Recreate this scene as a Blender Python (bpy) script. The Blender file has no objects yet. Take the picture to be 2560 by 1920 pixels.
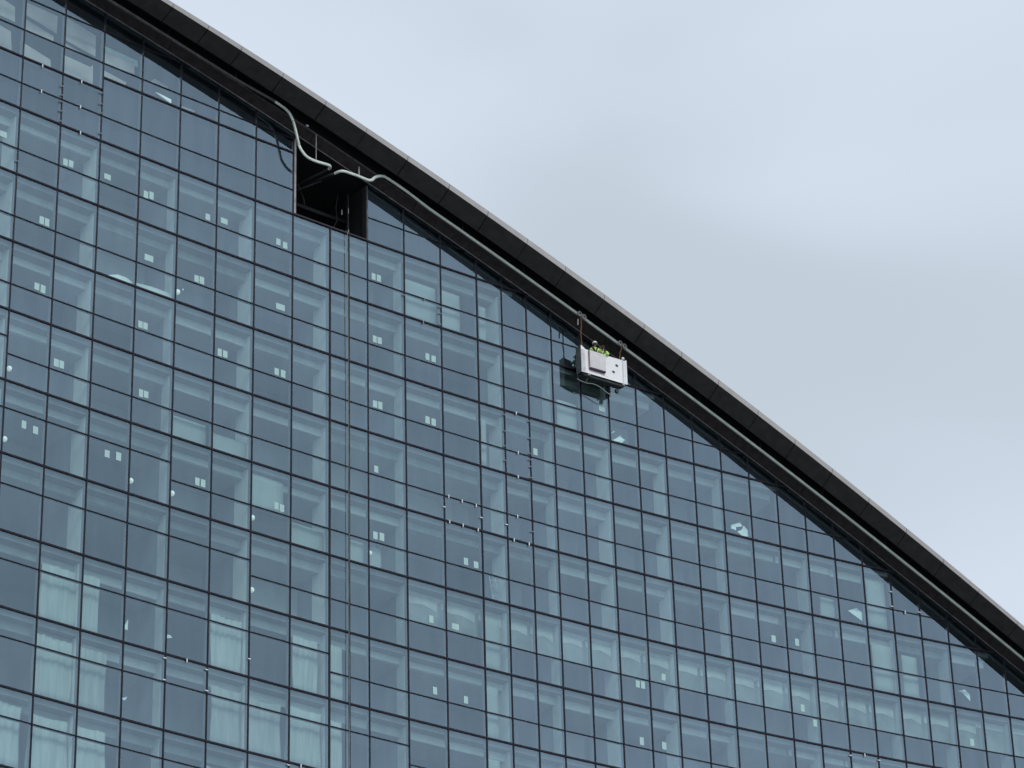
import bpy, bmesh, math, random
from mathutils import Vector, Matrix

random.seed(4)
SC = bpy.context.scene
COL = SC.collection

# ------------------------------------------------------------------ camera
PITCH, ROLL = 0.48639549, -0.02866790
LENS_PX = 8000.0
EYE = 1.6
fwd = Vector((0, math.cos(PITCH), math.sin(PITCH)))
r0 = Vector((1, 0, 0))
u0 = r0.cross(fwd)
rgt = math.cos(ROLL) * r0 + math.sin(ROLL) * u0
upv = -math.sin(ROLL) * r0 + math.cos(ROLL) * u0
cam = bpy.data.cameras.new("camera")
cam.lens = 36.0 * LENS_PX / 2560.0
cam.sensor_width = 36.0
cam.clip_start = 0.5
cam.clip_end = 5000.0
camo = bpy.data.objects.new("camera", cam)
COL.objects.link(camo)
M = Matrix((rgt, upv, -fwd)).transposed().to_4x4()
M.translation = Vector((0, 0, EYE))
camo.matrix_world = M
SC.camera = camo

# ------------------------------------------------------------------ sky, sun, exposure
SUN_AZ, SUN_EL = math.radians(150), math.radians(42)      # azimuth from +Y towards +X
w = bpy.data.worlds.new("World")
SC.world = w
w.use_nodes = True
nt = w.node_tree
nt.nodes.clear()
N = nt.nodes.new
out = N("ShaderNodeOutputWorld")
bg = N("ShaderNodeBackground")
bg.inputs[1].default_value = 0.1
sky = N("ShaderNodeTexSky")
sky.sky_type = 'NISHITA'
sky.sun_disc = False
sky.sun_elevation = SUN_EL
sky.sun_rotation = SUN_AZ
tc = N("ShaderNodeTexCoord")
mp = N("ShaderNodeMapping")
mp.inputs['Location'].default_value = (-7.867409, 7.684398, -13.947391)
mp.inputs['Scale'].default_value = (1.0, 1.0, 1.9)
nz = N("ShaderNodeTexNoise")
nz.inputs['Scale'].default_value = 3.5
nz.inputs['Detail'].default_value = 2.6
nz.inputs['Roughness'].default_value = 0.42
nz.inputs['Distortion'].default_value = 0.35
ramp = N("ShaderNodeValToRGB")
ramp.color_ramp.interpolation = 'EASE'
ramp.color_ramp.elements[0].position = 0.34
ramp.color_ramp.elements[0].color = (0.57, 0.655, 0.735, 1)
ramp.color_ramp.elements[1].position = 0.66
ramp.color_ramp.elements[1].color = (0.72, 0.805, 0.925, 1)
mul = N("ShaderNodeVectorMath")
mul.operation = 'SCALE'
mul.inputs['Scale'].default_value = 10.0
mix = N("ShaderNodeMix")
mix.data_type = 'RGBA'
mix.inputs['Factor'].default_value = 0.93
L = nt.links.new
L(tc.outputs['Generated'], mp.inputs['Vector'])
L(mp.outputs[0], nz.inputs['Vector'])
L(nz.outputs['Fac'], ramp.inputs['Fac'])
L(ramp.outputs['Color'], mul.inputs[0])
L(sky.outputs[0], mix.inputs['A'])
L(mul.outputs[0], mix.inputs['B'])
L(mix.outputs['Result'], bg.inputs[0])
L(bg.outputs[0], out.inputs[0])

sd = bpy.data.lights.new("sun", 'SUN')
sd.energy = 1.5
sd.angle = math.radians(20)
sd.color = (1.0, 0.965, 0.92)
so = bpy.data.objects.new("sun", sd)
COL.objects.link(so)
so.location = (60, -60, 160)
sdir = Vector((math.sin(SUN_AZ) * math.cos(SUN_EL), math.cos(SUN_AZ) * math.cos(SUN_EL), math.sin(SUN_EL)))
so.rotation_euler = (-sdir).to_track_quat('-Z', 'Y').to_euler()

SC.view_settings.view_transform = 'Standard'
SC.view_settings.look = 'None'
SC.view_settings.exposure = 0.0
SC.view_settings.gamma = 1.0
SC.view_settings.use_curve_mapping = False
SC.cycles.max_bounces = 8
SC.cycles.diffuse_bounces = 4
SC.cycles.glossy_bounces = 4
SC.cycles.transparent_max_bounces = 24
SC.cycles.use_denoising = True
SC.cycles.sample_clamp_indirect = 4.0

# ------------------------------------------------------------------ materials
MATS = {}


def mat(name, col, rough=0.6, metal=0.0, vary=0.12, scale=3.0, bump=0.0, spec=0.5, emit=None, dirt=None, stretch=None):
    if name in MATS:
        return MATS[name]
    m = bpy.data.materials.new(name)
    m.use_nodes = True
    t = m.node_tree
    b = t.nodes["Principled BSDF"]
    b.inputs['Roughness'].default_value = rough
    b.inputs['Metallic'].default_value = metal
    b.inputs['Specular IOR Level'].default_value = spec
    co = t.nodes.new("ShaderNodeTexCoord")
    src = co.outputs['Object']
    if stretch:
        mpn = t.nodes.new("ShaderNodeMapping")
        mpn.inputs['Scale'].default_value = stretch
        t.links.new(src, mpn.inputs['Vector'])
        src = mpn.outputs[0]
    n = t.nodes.new("ShaderNodeTexNoise")
    n.inputs['Scale'].default_value = scale
    n.inputs['Detail'].default_value = 5
    t.links.new(src, n.inputs['Vector'])
    r = t.nodes.new("ShaderNodeValToRGB")
    a, c = 1 - vary, 1 + vary
    r.color_ramp.elements[0].position = 0.3
    r.color_ramp.elements[1].position = 0.7
    r.color_ramp.elements[0].color = (col[0] * a, col[1] * a, col[2] * a, 1)
    r.color_ramp.elements[1].color = (min(1, col[0] * c), min(1, col[1] * c), min(1, col[2] * c), 1)
    t.links.new(n.outputs['Fac'], r.inputs['Fac'])
    csrc = r.outputs['Color']
    if dirt:
        n2 = t.nodes.new("ShaderNodeTexNoise")
        n2.inputs['Scale'].default_value = dirt[1]
        n2.inputs['Detail'].default_value = 8
        t.links.new(co.outputs['Object'], n2.inputs['Vector'])
        r2 = t.nodes.new("ShaderNodeValToRGB")
        r2.color_ramp.elements[0].position = 0.5
        r2.color_ramp.elements[1].position = 0.75
        r2.color_ramp.elements[0].color = (0, 0, 0, 1)
        t.links.new(n2.outputs['Fac'], r2.inputs['Fac'])
        mx = t.nodes.new("ShaderNodeMix")
        mx.data_type = 'RGBA'
        mx.inputs['B'].default_value = (*dirt[0], 1)
        t.links.new(r2.outputs['Color'], mx.inputs['Factor'])
        t.links.new(csrc, mx.inputs['A'])
        csrc = mx.outputs['Result']
    t.links.new(csrc, b.inputs['Base Color'])
    if bump:
        bp = t.nodes.new("ShaderNodeBump")
        bp.inputs['Strength'].default_value = bump
        bp.inputs['Distance'].default_value = 0.02
        t.links.new(n.outputs['Fac'], bp.inputs['Height'])
        t.links.new(bp.outputs[0], b.inputs['Normal'])
    if emit:
        b.inputs['Emission Color'].default_value = (*emit[0], 1)
        b.inputs['Emission Strength'].default_value = emit[1]
    MATS[name] = m
    return m


def glass_mat():
    m = bpy.data.materials.new("coated_glass")
    m.use_nodes = True
    t = m.node_tree
    t.nodes.clear()
    o = t.nodes.new("ShaderNodeOutputMaterial")
    g = t.nodes.new("ShaderNodeBsdfGlossy")
    g.inputs['Color'].default_value = (0.175, 0.228, 0.266, 1)
    g.inputs['Roughness'].default_value = 0.0
    tr = t.nodes.new("ShaderNodeBsdfTransparent")
    tr.inputs['Color'].default_value = (0.66, 0.785, 0.765, 1)
    ad = t.nodes.new("ShaderNodeAddShader")
    cl = t.nodes.new("ShaderNodeBsdfTransparent")
    mxs = t.nodes.new("ShaderNodeMixShader")
    ge = t.nodes.new("ShaderNodeNewGeometry")
    # every pane leans by a hair, so each catches a slightly different piece of sky
    co = t.nodes.new("ShaderNodeTexCoord")
    n = t.nodes.new("ShaderNodeTexNoise")
    n.inputs['Scale'].default_value = 0.35
    n.inputs['Detail'].default_value = 1
    bp = t.nodes.new("ShaderNodeBump")
    bp.inputs['Strength'].default_value = 0.35
    bp.inputs['Distance'].default_value = 0.02
    t.links.new(co.outputs['Object'], n.inputs['Vector'])
    t.links.new(n.outputs['Fac'], bp.inputs['Height'])
    t.links.new(bp.outputs[0], g.inputs['Normal'])
    oi = t.nodes.new("ShaderNodeObjectInfo")
    st = t.nodes.new("ShaderNodeMapping")
    st.inputs['Scale'].default_value = (1.4, 1.4, 0.22)
    n3 = t.nodes.new("ShaderNodeTexNoise")
    n3.inputs['Scale'].default_value = 1.6
    n3.inputs['Detail'].default_value = 6
    t.links.new(co.outputs['Object'], st.inputs['Vector'])
    t.links.new(st.outputs[0], n3.inputs['Vector'])
    mr = t.nodes.new("ShaderNodeMapRange")
    mr.inputs['To Min'].default_value = 0.93
    mr.inputs['To Max'].default_value = 1.06
    t.links.new(oi.outputs['Random'], mr.inputs['Value'])
    mr2 = t.nodes.new("ShaderNodeMapRange")
    mr2.inputs['From Min'].default_value = 0.3
    mr2.inputs['From Max'].default_value = 0.7
    mr2.inputs['To Min'].default_value = 0.955
    mr2.inputs['To Max'].default_value = 1.045
    t.links.new(n3.outputs['Fac'], mr2.inputs['Value'])
    mm = t.nodes.new("ShaderNodeMath")
    mm.operation = 'MULTIPLY'
    t.links.new(mr.outputs[0], mm.inputs[0])
    t.links.new(mr2.outputs[0], mm.inputs[1])
    vs = t.nodes.new("ShaderNodeVectorMath")
    vs.operation = 'SCALE'
    vs.inputs[0].default_value = g.inputs['Color'].default_value[:3]
    t.links.new(mm.outputs[0], vs.inputs['Scale'])
    t.links.new(vs.outputs[0], g.inputs['Color'])
    t.links.new(g.outputs[0], ad.inputs[0])
    t.links.new(tr.outputs[0], ad.inputs[1])
    t.links.new(ge.outputs['Backfacing'], mxs.inputs[0])
    t.links.new(ad.outputs[0], mxs.inputs[1])
    t.links.new(cl.outputs[0], mxs.inputs[2])
    t.links.new(mxs.outputs[0], o.inputs[0])
    return m


GLASS = glass_mat()
FRAME = mat("dark_anodised_frame", (0.011, 0.008, 0.017), 0.45, 0.3, 0.2, 2)
INNERF = mat("inner_frame", (0.19, 0.18, 0.23), 0.6, 0, 0.1, 2)
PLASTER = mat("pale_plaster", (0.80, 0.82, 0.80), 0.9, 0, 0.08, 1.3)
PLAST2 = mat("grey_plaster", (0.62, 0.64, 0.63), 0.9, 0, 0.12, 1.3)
PLAST3 = mat("raw_board", (0.38, 0.41, 0.40), 0.9, 0, 0.2, 1.3)
SLAB = mat("concrete_slab", (0.17, 0.175, 0.18), 0.9, 0, 0.15, 1.5)
CEIL = mat("grey_ceiling", (0.34, 0.34, 0.34), 0.9, 0, 0.1, 0.8)
PART = mat("grey_partition", (0.20, 0.21, 0.23), 0.9, 0, 0.2, 0.6)
BACK = mat("grey_room_wall", (0.10, 0.11, 0.13), 0.9, 0, 0.3, 0.35)
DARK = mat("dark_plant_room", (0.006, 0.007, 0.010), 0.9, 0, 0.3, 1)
INSUL = mat("blue_grey_backing", (0.006, 0.009, 0.016), 0.95, 0, 0.2, 0.5)
SOFF = mat("dark_brown_soffit", (0.072, 0.066, 0.065), 0.55, 0.2, 0.22, 2.2, 0.05)
SOFFB = mat("bronze_soffit_box", (0.044, 0.037, 0.038), 0.6, 0.2, 0.35, 3, 0.1)
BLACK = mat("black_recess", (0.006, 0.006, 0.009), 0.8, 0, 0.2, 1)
TRIM = mat("grey_trim", (0.20, 0.19, 0.195), 0.5, 0.3, 0.4, 4)
FASC = mat("light_grey_fascia", (0.54, 0.52, 0.51), 0.5, 0.0, 0.06, 1.2, dirt=((0.50, 0.48, 0.48), 2.0))
ROOF = mat("dark_roof_sheet", (0.10, 0.10, 0.11), 0.5, 0.5, 0.1, 1)
RAIL = mat("pale_green_rail", (0.74, 0.82, 0.73), 0.5, 0.1, 0.12, 3)
RAILK = mat("shaded_rail", (0.03, 0.032, 0.04), 0.6, 0.2, 0.3, 3)  # black copy of the rail; shade inside the opening is put into its colour
RAILD = mat("dark_rail", (0.13, 0.125, 0.12), 0.6, 0.3, 0.3, 3)
PAPER = mat("pale_sticker", (0.42, 0.62, 0.62), 0.7, 0, 0.04, 4)
WHITE = mat("white_plastic", (0.85, 0.86, 0.86), 0.5, 0, 0.03, 4)
SHEET = mat("bright_film", (0.85, 0.93, 0.90), 0.6, 0, 0.04, 2, emit=((0.6, 0.8, 0.78), 0.0))
CURT = mat("pale_curtain", (0.36, 0.40, 0.395), 0.95, 0, 0.14, 1.6, stretch=(3, 3, 0.25))
CURT2 = mat("greyer_curtain", (0.29, 0.32, 0.32), 0.95, 0, 0.18, 1.8, stretch=(3, 3, 0.25))
BLIND = mat("pale_board", (0.28, 0.32, 0.315), 0.9, 0, 0.10, 0.7)
BAFF = mat("grey_atrium_panel", (0.42, 0.37, 0.36), 0.7, 0, 0.25, 0.8)
GLOWM = mat("lamp_globe", (0.9, 0.9, 0.85), 0.4, 0, 0.02, 4, emit=((0.85, 0.95, 0.85), 0.32))
GROUND = mat("asphalt_ground", (0.13, 0.13, 0.13), 0.9, 0, 0.2, 0.05)

# ------------------------------------------------------------------ facade geometry
W_A, W_B, W_C = 2.186625, 1.502084, 1.715682
H0, H1 = 0.90251573, 0.11565798
CMIN, CMAX = -16, 32
P0 = (-7.7156344, 133.8291099)


def segw(c):
    if c in (-1, 0):
        return W_A / 2
    return W_A if c < 4 else (W_B if c < 7 else W_C)


PL = {0: Vector(P0)}
for c in range(0, CMAX):
    a = H0 + H1 * (c + .5) / 15
    PL[c + 1] = PL[c] + segw(c) * Vector((math.sin(a), math.cos(a)))
for c in range(-1, CMIN - 1, -1):
    a = H0 + H1 * (c + .5) / 15
    PL[c] = PL[c + 1] - segw(c) * Vector((math.sin(a), math.cos(a)))


def tang(c):
    a, b = PL[max(CMIN, c - 1)], PL[min(CMAX, c + 1)]
    t1 = (PL[c] - a).normalized() if c > CMIN else None
    t2 = (b - PL[c]).normalized() if c < CMAX else None
    return (t1 + t2).normalized() if t1 and t2 else (t1 or t2)


NM = {c: Vector((tang(c).y, -tang(c).x)) for c in range(CMIN, CMAX + 1)}


def W(c, d, z):
    """column position c, distance d in front of the glass, height z above the eye -> world"""
    i = min(CMAX - 1, max(CMIN, math.floor(c)))
    t = c - i
    q = (1 - t) * (PL[i] + d * NM[i]) + t * (PL[i + 1] + d * NM[i + 1])
    return Vector((q.x, q.y, z + EYE))


def direc(c):
    i = min(CMAX - 1, max(CMIN, math.floor(c)))
    t = (PL[i + 1] - PL[i]).normalized()
    return Vector((t.x, t.y, 0)), Vector((t.y, -t.x, 0))


SARC = {0: 0.0}
for c in range(0, CMAX):
    SARC[c + 1] = SARC[c] + segw(c)
for c in range(-1, CMIN - 1, -1):
    SARC[c] = SARC[c + 1] - segw(c)


def arc(c):
    i = min(CMAX - 1, max(CMIN, math.floor(c)))
    return SARC[i] + (c - i) * segw(i)


def G(c):
    """height of the lower edge of the eave"""
    q = arc(c)
    return ((-3.114455e-6 * q - 3.754045e-3) * q - 0.2940761) * q + 82.87712


def HF(c):
    q = arc(c) - 17
    return max(.75, 1.06 - (.00033 if q < 0 else .00055) * q * q)


def image_px(p):
    v = p - Vector((0, 0, EYE))
    d = v.dot(fwd)
    return 1280 + LENS_PX * v.dot(rgt) / d, 960 - LENS_PX * v.dot(upv) / d


# ------------------------------------------------------------------ object helpers
def tag(o, label=None, cat=None, group=None, kind=None):
    if label:
        o['label'] = label
    if cat:
        o['category'] = cat
    if group:
        o['group'] = group
    if kind:
        o['kind'] = kind
    return o


def link(name, data, parent=None):
    o = bpy.data.objects.new(name, data)
    COL.objects.link(o)
    if parent is not None:
        o.parent = parent
        o.matrix_parent_inverse = Matrix.Translation(-Vector(parent.location)) if parent.type == 'EMPTY' or parent.get('_origin') else Matrix()
    return o


def empty(name, loc):
    o = bpy.data.objects.new(name, None)
    o.location = loc
    COL.objects.link(o)
    return o


class MB:
    def __init__(s):
        s.v, s.f = [], []

    def poly_prism(s, a, b):
        """a, b: two matching loops"""
        n = len(a)
        o = len(s.v)
        s.v += [tuple(p) for p in a] + [tuple(p) for p in b]
        s.f.append(tuple(o + i for i in range(n)))
        s.f.append(tuple(o + n + i for i in reversed(range(n))))
        for i in range(n):
            j = (i + 1) % n
            s.f.append((o + i, o + n + i, o + n + j, o + j))
        return s

    def wbox(s, c0, c1, d0, d1, z0, z1):
        """box along the facade, split at every column it passes"""
        cs = [c0] + [c for c in range(math.floor(c0) + 1, math.ceil(c1)) if c0 < c < c1] + [c1]
        rings = []
        o = len(s.v)
        for c in cs:
            za = z0(c) if callable(z0) else z0
            zb = z1(c) if callable(z1) else z1
            s.v += [tuple(W(c, d0, za)), tuple(W(c, d1, za)), tuple(W(c, d1, zb)), tuple(W(c, d0, zb))]
        for k in range(len(cs) - 1):
            for i in range(4):
                j = (i + 1) % 4
                s.f.append((o + 4 * k + i, o + 4 * k + j, o + 4 * k + 4 + j, o + 4 * k + 4 + i))
        s.f.append((o + 3, o + 2, o + 1, o))
        e = o + 4 * (len(cs) - 1)
        s.f.append((e, e + 1, e + 2, e + 3))
        return s

    def obox(s, ctr, ax, ay, az, sx, sy, sz):
        pts = []
        for k in (-.5, .5):
            for (i, j) in ((-.5, -.5), (.5, -.5), (.5, .5), (-.5, .5)):
                pts.append(ctr + ax * sx * i + ay * sy * j + az * sz * k)
        return s.poly_prism(pts[:4], pts[4:])

    def tube(s, pts, r, n=8, cap=True, rz=None):
        o = len(s.v)
        m = len(pts)
        for i, p in enumerate(pts):
            t = (pts[min(m - 1, i + 1)] - pts[max(0, i - 1)]).normalized()
            up = Vector((0, 0, 1)) if abs(t.z) < .93 else Vector((t.y, -t.x, 0)).normalized() if (t.x or t.y) else Vector((1, 0, 0))
            a = t.cross(up).normalized()
            b = a.cross(t)
            rr = r[i] if isinstance(r, (list, tuple)) else r
            for k in range(n):
                an = 2 * math.pi * k / n
                s.v.append(tuple(p + a * rr * math.cos(an) + b * (rz or rr) * math.sin(an)))
        for i in range(m - 1):
            for k in range(n):
                j = (k + 1) % n
                s.f.append((o + i * n + k, o + i * n + j, o + (i + 1) * n + j, o + (i + 1) * n + k))
        if cap:
            s.f.append(tuple(o + k for k in reversed(range(n))))
            s.f.append(tuple(o + (m - 1) * n + k for k in range(n)))
        return s

    def ball(s, c, r, n=12, sc=(1, 1, 1)):
        o = len(s.v)
        m = n // 2
        for i in range(1, m):
            th = math.pi * i / m
            for k in range(n):
                ph = 2 * math.pi * k / n
                s.v.append((c.x + r * sc[0] * math.sin(th) * math.cos(ph), c.y + r * sc[1] * math.sin(th) * math.sin(ph), c.z + r * sc[2] * math.cos(th)))
        s.v += [(c.x, c.y, c.z + r * sc[2]), (c.x, c.y, c.z - r * sc[2])]
        t, b = len(s.v) - 2, len(s.v) - 1
        for k in range(n):
            j = (k + 1) % n
            s.f.append((t, o + k, o + j))
            s.f.append((b, o + (m - 2) * n + j, o + (m - 2) * n + k))
            for i in range(m - 2):
                s.f.append((o + i * n + k, o + (i + 1) * n + k, o + (i + 1) * n + j, o + i * n + j))
        return s

    def build(s, name, m, parent=None, smooth=False, bevel=0, fix=True):
        me = bpy.data.meshes.new(name)
        me.from_pydata(s.v, [], s.f)
        me.validate()
        if fix:
            bm = bmesh.new()
            bm.from_mesh(me)
            bmesh.ops.recalc_face_normals(bm, faces=bm.faces)
            bm.to_mesh(me)
            bm.free()
        if smooth:
            for p in me.polygons:
                p.use_smooth = True
        me.materials.append(m)
        o = link(name, me, parent)
        if bevel:
            b = o.modifiers.new("bevel", 'BEVEL')
            b.width = bevel
            b.segments = 2
        return o


# ------------------------------------------------------------------ ground
g = MB()
g.v = [(-3000, -3000, 0), (3000, -3000, 0), (3000, 3000, 0), (-3000, 3000, 0)]
g.f = [(0, 1, 2, 3)]
tag(g.build("ground", GROUND, fix=False), kind='structure')

# ------------------------------------------------------------------ the tower
ZL = {0: 79.227, 1: 75.751, 2: 72.261, 3: 68.790, 4: 65.321, 5: 61.822, 6: 58.224, 7: 54.742, 8: 51.227, 9: 47.77}
for k in range(10, 23):
    ZL[k] = ZL[k - 1] - 3.48
KB = 11                    # below this storey only the plain lower glazing
C0, C1 = -13, 27
base = W(7, 0, 0)
tower = empty("glass_tower", (base.x, base.y, 0))
tag(tower, "tall concave glass curtain wall building under a sloping dark eave", "building")
TW = tower


def cross_c(z, off=0.0):
    """column position where the roof line drops to height z"""
    lo, hi = C0, C1
    if G(hi) + off > z:
        return hi
    if G(lo) + off < z:
        return lo
    for _ in range(40):
        mid = (lo + hi) / 2
        if G(mid) + off > z:
            lo = mid
        else:
            hi = mid
    return lo


# rails: (z, c0, c1, heavy)
rails = [(85.25, C0, C1, 0), (83.482, C0, C1, 0), (81.995, C0, -7, 1), (82.695, -7, C1, 1), (80.585, C0, C1, 0)]
for k in range(0, KB + 1):
    rails.append((ZL[k], C0, C1, 1))
TR = {0: [(77.055, C0, C1)], 1: [(73.558, C0, C1)], 2: [(70.102, C0, C1)], 3: [(67.47, C0, -9), (66.626, -9, C1)],
      4: [(64.0, C0, -5), (63.139, -5, C1)], 5: [(60.399, C0, -3), (59.652, -3, C1)], 6: [(56.917, C0, -1), (56.046, -1, C1)],
      7: [(53.43, C0, 2), (52.523, 2, C1)], 8: [(49.919, C0, 5), (49.02, 5, C1)]}
for k in range(9, KB):
    TR[k] = [(ZL[k] - 1.31, C0, C1)]
for k in TR:
    for z, a, b in TR[k]:
        rails.append((z, a, b, 0))
OPEN_A, OPEN_B, OPEN_Z = -2, 1, ZL[0]


def rail_piece(z, a, b, heavy):
    hz = 0.040 if heavy else 0.021
    m = MB()
    m.wbox(a, b, 0.005, 0.05 if heavy else 0.035, z - hz, z + hz)
    m.wbox(a, b, -0.14, -0.03, z - 0.05 if heavy else z - 0.035, z + 0.05 if heavy else z + 0.035)
    m.build("transom", FRAME, TW)


for z, a, b, h in rails:
    e = min(b, cross_c(z, -0.05))
    if e - a < .15:
        continue
    if z > OPEN_Z + .1 and a < OPEN_B and e > OPEN_A:
        if OPEN_A - a > .15:
            rail_piece(z, a, OPEN_A, h)
        if e - OPEN_B > .15:
            rail_piece(z, OPEN_B, e, h)
    else:
        rail_piece(z, a, e, h)

ZBOT = ZL[KB]
for c in range(C0, C1 + 1):
    top = G(c) - .02
    if c in (-1, 0):
        top = OPEN_Z
    m = MB()
    wd = 0.026 / segw(c)
    m.wbox(c - wd, c + wd, 0.0, 0.045, ZBOT, top)
    m.build("mullion", FRAME, TW)
    m = MB()
    wd = 0.05 / segw(c)
    m.wbox(c - wd, c + wd, -0.19, -0.035, ZBOT, top - (.9 if top > OPEN_Z or c > 1 else 0))
    m.build("inner_mullion", INNERF, TW)

# panes
cands = []
for c in range(C0, C1):
    zs = sorted({z for z, a, b, h in rails if a <= c and b >= c + 1}, reverse=True)
    if c in (-2, -1, 0):
        zs = [z for z in zs if z <= OPEN_Z + .01]
        bounds = zs
    else:
        bounds = [200.0] + zs
    ga, gb = G(c), G(c + 1)
    for zt, zb in zip(bounds[:-1], bounds[1:]):
        if zb >= ga:
            continue
        poly = [(0, zb), (0, min(zt, ga))]
        if ga > zt > gb:
            poly.append(((ga - zt) / (ga - gb), zt))
        if gb > zb:
            poly.append((1, min(zt, gb)))
            poly.append((1, zb))
        else:
            poly.append(((ga - zb) / (ga - gb), zb))
        # drop doubled points
        pp = []
        for q in poly:
            if not pp or abs(q[0] - pp[-1][0]) + abs(q[1] - pp[-1][1]) > 1e-3:
                pp.append(q)
        if len(pp) < 3:
            continue
        a = [W(c + t, -0.026, z) for t, z in pp]
        b = [W(c + t, -0.004, z) for t, z in pp]
        px = [image_px(q) for q in b]
        vis = sum(1 for x, y in px if -10 < x < 2570 and -10 < y < 1930)
        ar = 0
        for i in range(len(px)):
            j = (i + 1) % len(px)
            ar += px[i][0] * px[j][1] - px[j][0] * px[i][1]
        cands.append((vis > 0, abs(ar) / 2 * vis / len(px), a, b))
cands.sort(key=lambda q: -q[1])
rest = MB()
for i, (v, ar, a, b) in enumerate(cands):
    if i < 300:
        MB().poly_prism(a, b).build("glass_pane", GLASS, TW)
    else:
        rest.poly_prism(a, b)
tag(rest.build("glass_pane_field", GLASS, TW), kind='stuff')

# the plain storeys below the picture, down to the ground
low = MB()
low.wbox(C0, C1, -0.026, -0.004, -EYE + .3, ZBOT - .06)
tag(low.build("lower_glazing", GLASS, TW), kind='stuff')
low = MB()
for k in range(KB + 1, 23):
    low.wbox(C0, C1, 0.0, 0.08, ZL[k] - .04, ZL[k] + .04)
for c in range(C0, C1 + 1):
    low.wbox(c - .02, c + .02, 0.0, 0.075, -EYE, ZBOT)
tag(low.build("lower_frame_grid", FRAME, TW), kind='stuff')
MB().wbox(C0, C1, -6, -0.9, -EYE, ZBOT - .4).build("lower_core", BACK, TW)

# slabs, ceilings and walls inside
HW = 0.66
for k in range(0, KB + 1):
    e = cross_c(ZL[k] + .35)
    m = MB().wbox(C0, e, -9, -0.15, ZL[k] - .28, ZL[k] + .03)
    m.build("floor_slab", SLAB, TW)
    if k < KB:
        e = cross_c(ZL[k] + .35)
        dep = .36
        edges = [C0, -11, -9, -7, -5, -3, -1, 2, 5, 7, 9, 11, 13, 15, 17, 19, 21, 23, 25, C1]
        for ea, eb in zip(edges[:-1], edges[1:]):
            eb = min(eb, e)
            if eb - ea < .3:
                continue
            j1, j2 = random.uniform(-.04, .05), random.uniform(-.05, .06)
            MB().wbox(ea + .05, eb, -HW - .10 + j1, -HW + j1, ZL[k] - .28 - dep + j2, ZL[k] - .28).build("bulkhead", random.choice((PLASTER, PLASTER, PLAST2, PLAST3)), TW)
        MB().wbox(C0, e, -9, -HW - .10, ZL[k] - .28 - dep, ZL[k] - .28 - dep + .06).build("ceiling", CEIL, TW)
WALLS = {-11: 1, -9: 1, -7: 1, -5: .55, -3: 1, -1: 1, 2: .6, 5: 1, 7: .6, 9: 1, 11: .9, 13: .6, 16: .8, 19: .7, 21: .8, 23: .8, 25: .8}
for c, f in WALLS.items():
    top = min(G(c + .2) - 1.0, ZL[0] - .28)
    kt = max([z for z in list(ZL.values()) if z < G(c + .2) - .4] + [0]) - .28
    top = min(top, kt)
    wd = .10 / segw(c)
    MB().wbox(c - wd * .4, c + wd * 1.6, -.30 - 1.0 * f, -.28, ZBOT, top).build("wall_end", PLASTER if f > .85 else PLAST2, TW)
    MB().wbox(c, c + wd * 1.2, -8.5, -.31 - 1.0 * f, ZBOT, top).build("party_wall", PART, TW)  # darker grey than the wall end in front of it
MB().wbox(C0, C1, -9.3, -9.05, -EYE, lambda c: G(c) - .2).build("rear_wall", BACK, TW)
# back walls of the rooms stand at different depths
ROOMT = [mat("room_wall_dark", (.05, .06, .07), .9, 0, .3, .35), mat("room_wall_mid", (.22, .235, .25), .9, 0, .3, .35), mat("room_wall_light", (.42, .44, .44), .9, 0, .25, .35)]
kk = sorted(WALLS)
for i in range(len(kk) - 1):
    a, b = kk[i], kk[i + 1]
    for k in range(0, KB):
        if G(b) < ZL[k]:
            continue
        dd = random.choice((2.6, 3.2, 3.8, 4.6))
        tone = random.choice((0, 1, 2, 2))
        MB().wbox(a + .1, b, -dd - .1, -dd, ZL[k + 1] + .03, ZL[k] - .6).build("room_wall", ROOMT[tone], TW)

# storey 5: added sheets that stand in for the hazy brightness in the upper panes
MB().wbox(2.05, cross_c(ZL[5] + .35), -.62, -.58, ZL[5] - 1.95, ZL[5] - .66).build("haze_sheet", mat("haze_grey", (.20, .22, .22), .9, 0, .3, .9), TW)
for i in range(2, 22):
    if G(i + 1) > ZL[5] + .4:
        MB().poly_prism([W(i + .04, -.56, ZL[5] - .50), W(i + .93, -.56, ZL[5] - .50), W(i + .93, -.56, ZL[5] - .95 - .2 * random.random()), W(i + .55, -.56, ZL[5] - .85 - .15 * random.random()), W(i + .3, -.56, ZL[5] - .98), W(i + .04, -.56, ZL[5] - .80 - .2 * random.random())],
                        [W(i + .04, -.575, ZL[5] - .50), W(i + .93, -.575, ZL[5] - .50), W(i + .93, -.575, ZL[5] - 1.0), W(i + .55, -.575, ZL[5] - .9), W(i + .3, -.575, ZL[5] - .98), W(i + .04, -.575, ZL[5] - .85)]).build("haze_fringe", PLAST3, TW)

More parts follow.
